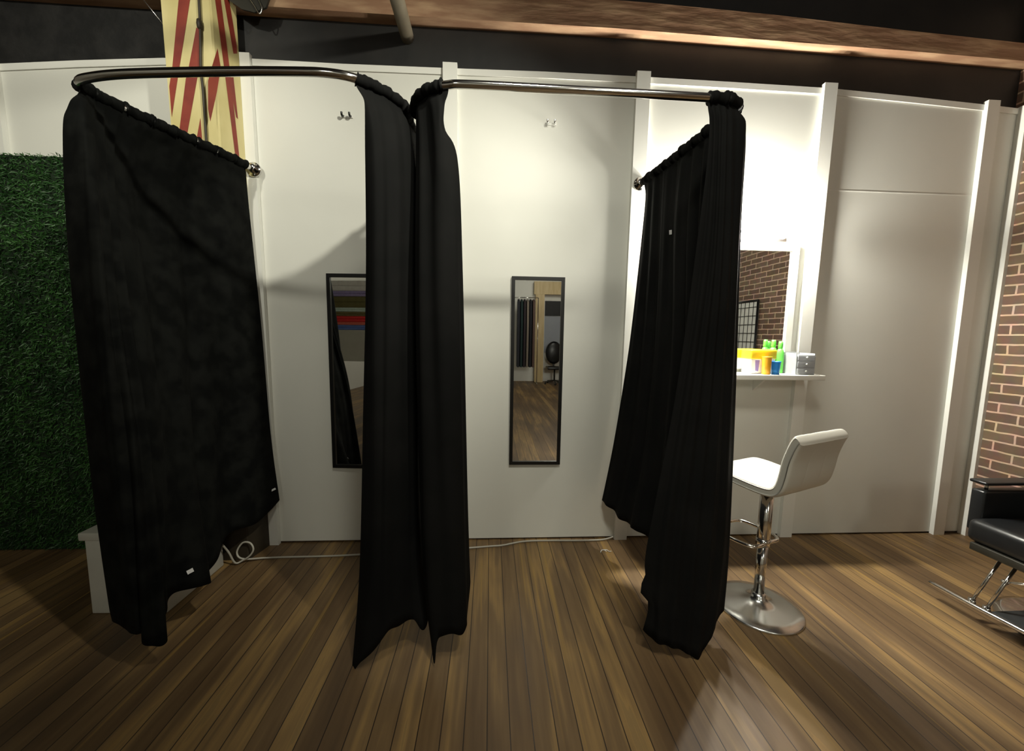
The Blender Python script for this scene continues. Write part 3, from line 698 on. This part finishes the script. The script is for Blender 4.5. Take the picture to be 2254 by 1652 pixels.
def task_chair():
    c = vat(1216, 836, 8.7)
    t = thing('task_chair', 'black swivel chair across the room, seen in the mirror', 'chair', (c.x+.05, -8.7, 0))
    MB().box(-.24, .24, -.24, .24, .44, .52, .03, seg=3).build('seat', black_leather, t)
    b = MB(); b.lathe([(.02, -.04), (.20, -.04), (.25, 0), (.20, .04), (.02, .04)], (0, -.20, .92), 28, R90)
    for v in b.bm.verts: v.co.z = .92+(v.co.z-.92)*1.35
    b.build('backrest', black_leather, t)
    MB().box(-.03, .03, -.235, -.20, .50, .66).build('back_bracket', dark_metal, t)
    MB().lathe([(.025, .10), (.025, .44)], (0, 0, 0), 16).build('column', dark_metal, t)
    for k in range(5):
        a = math.radians(72*k+20); e = Vector((math.cos(a)*.29, math.sin(a)*.29, .07))
        l = MB().tube([(0, 0, .11), e], .018, 8).build('leg', dark_metal, t)
        MB().lathe([(.028, -.012), (.03, 0), (.028, .012)], (e.x, e.y, .03), 14, R90).build('caster', black_frame, l)
task_chair()
def mref(px, py, Yr):
    # where a ray that meets the slightly turned left mirror ends up at depth Yr of the room
    nrm = Vector((-math.sin(MTH), -math.cos(MTH), 0)); p = on_plane(px, py, Vector((-1.047, -.014, 1)), nrm); d = ray(px, py)
    d = d-nrm*(2*d.dot(nrm)); return p+d*((Yr-p.y)/d.y)
def folded_stack():
    YS = -3.9
    x0 = mref(735, 700, YS).x; x1 = mref(840, 700, YS).x; zc = mref(770, 726, YS).z; zb = mref(770, 792, YS).z
    if x0 > x1: x0, x1 = x1, x0
    t = thing('display_counter', 'white display counter holding folded fabric, seen in the left mirror', 'counter', ((x0+x1)/2, YS, 0))
    hw = (x1-x0)/2+.30; ZT = mref(770, 622, YS).z
    MB().box(-hw, hw, -.25, .25, zb, zc-.03).build('cabinet_body', white_board, t)
    MB().box(-hw-.02, hw+.02, -.27, .27, zc-.03, zc).build('countertop', white_board, t)
    for x in (-hw+.03, hw-.03):
        for y in (-.2, .2): MB().box(x-.02, x+.02, y-.02, y+.02, 0, zb).build('leg', white_board, t)
    layers = [((.10, .16, .40), .12, 'blue folded fabric at the bottom of the stack'), ((.55, .14, .10), .07, 'coral folded fabric above the blue one'), ((.50, .03, .03), .14, 'red folded fabric in the middle of the stack'),
              ((.14, .12, .05), .10, 'dark olive folded fabric above the red one'), ((.42, .55, .50), .10, 'pale mint folded fabric in the stack'), ((.11, .10, .04), .26, 'thick olive folded fabric near the stack top'),
              ((.25, .22, .42), .13, 'lilac folded fabric second from the stack top'), ((.62, .62, .66), .24, 'white folded fabric topping the stack')]
    z = zc+.001; SC = (ZT-zc)/sum(l[1] for l in layers); xm = (x0+x1)/2; hf = (x1-x0)/2+.2
    for i, (c, h, lab) in enumerate(layers):
        c = tuple(min(.9, v*1.7) for v in c)
        h *= SC
        b = MB(); b.box(xm-hf, xm+hf, YS-.2+.01*(i % 2), YS+.22, z, z+h/2-.001, min(.012, h*.2)); b.box(xm-hf+.01, xm+hf-.01, YS-.2, YS+.215, z+h/2, z+h-.001, min(.012, h*.2))
        tag(b.build('folded_fabric', noise_mat('fabric', c, tuple(min(1, v*1.15) for v in c), 20, .9)), lab, 'fabric', 'folded fabrics on the display counter'); z += h+.001
folded_stack()
def grid_panel():
    x = 3.46; y0, y1 = -2.33, -3.0; za, zb = .02, 1.93
    t = thing('grid_panel', 'white panel behind black wire grid leaning by the brick wall, seen in the vanity mirror', 'panel', (x, (y0+y1)/2, 0))
    h = (y0-y1)/2
    MB().box(.01, .02, -h, h, 0.03, zb).build('backing_board', white_board, t)
    for y in (-h, h): MB().tube([(0, y, .0), (0, y, zb)], .016, 10).build('frame_bar', black_frame, t)
    for z in (.03, zb): MB().tube([(0, -h, z), (0, h, z)], .016, 10).build('frame_bar', black_frame, t)
    b = MB()
    for i in range(1, 8): b.tube([(-.002, -h+2*h*i/8, .03), (-.002, -h+2*h*i/8, zb)], .004, 6)
    for j in range(1, 17): b.tube([(-.008, -h, .03+zb*j/17), (-.008, h, .03+zb*j/17)], .004, 6)
    b.build('wire_grid', black_frame, t)
grid_panel()
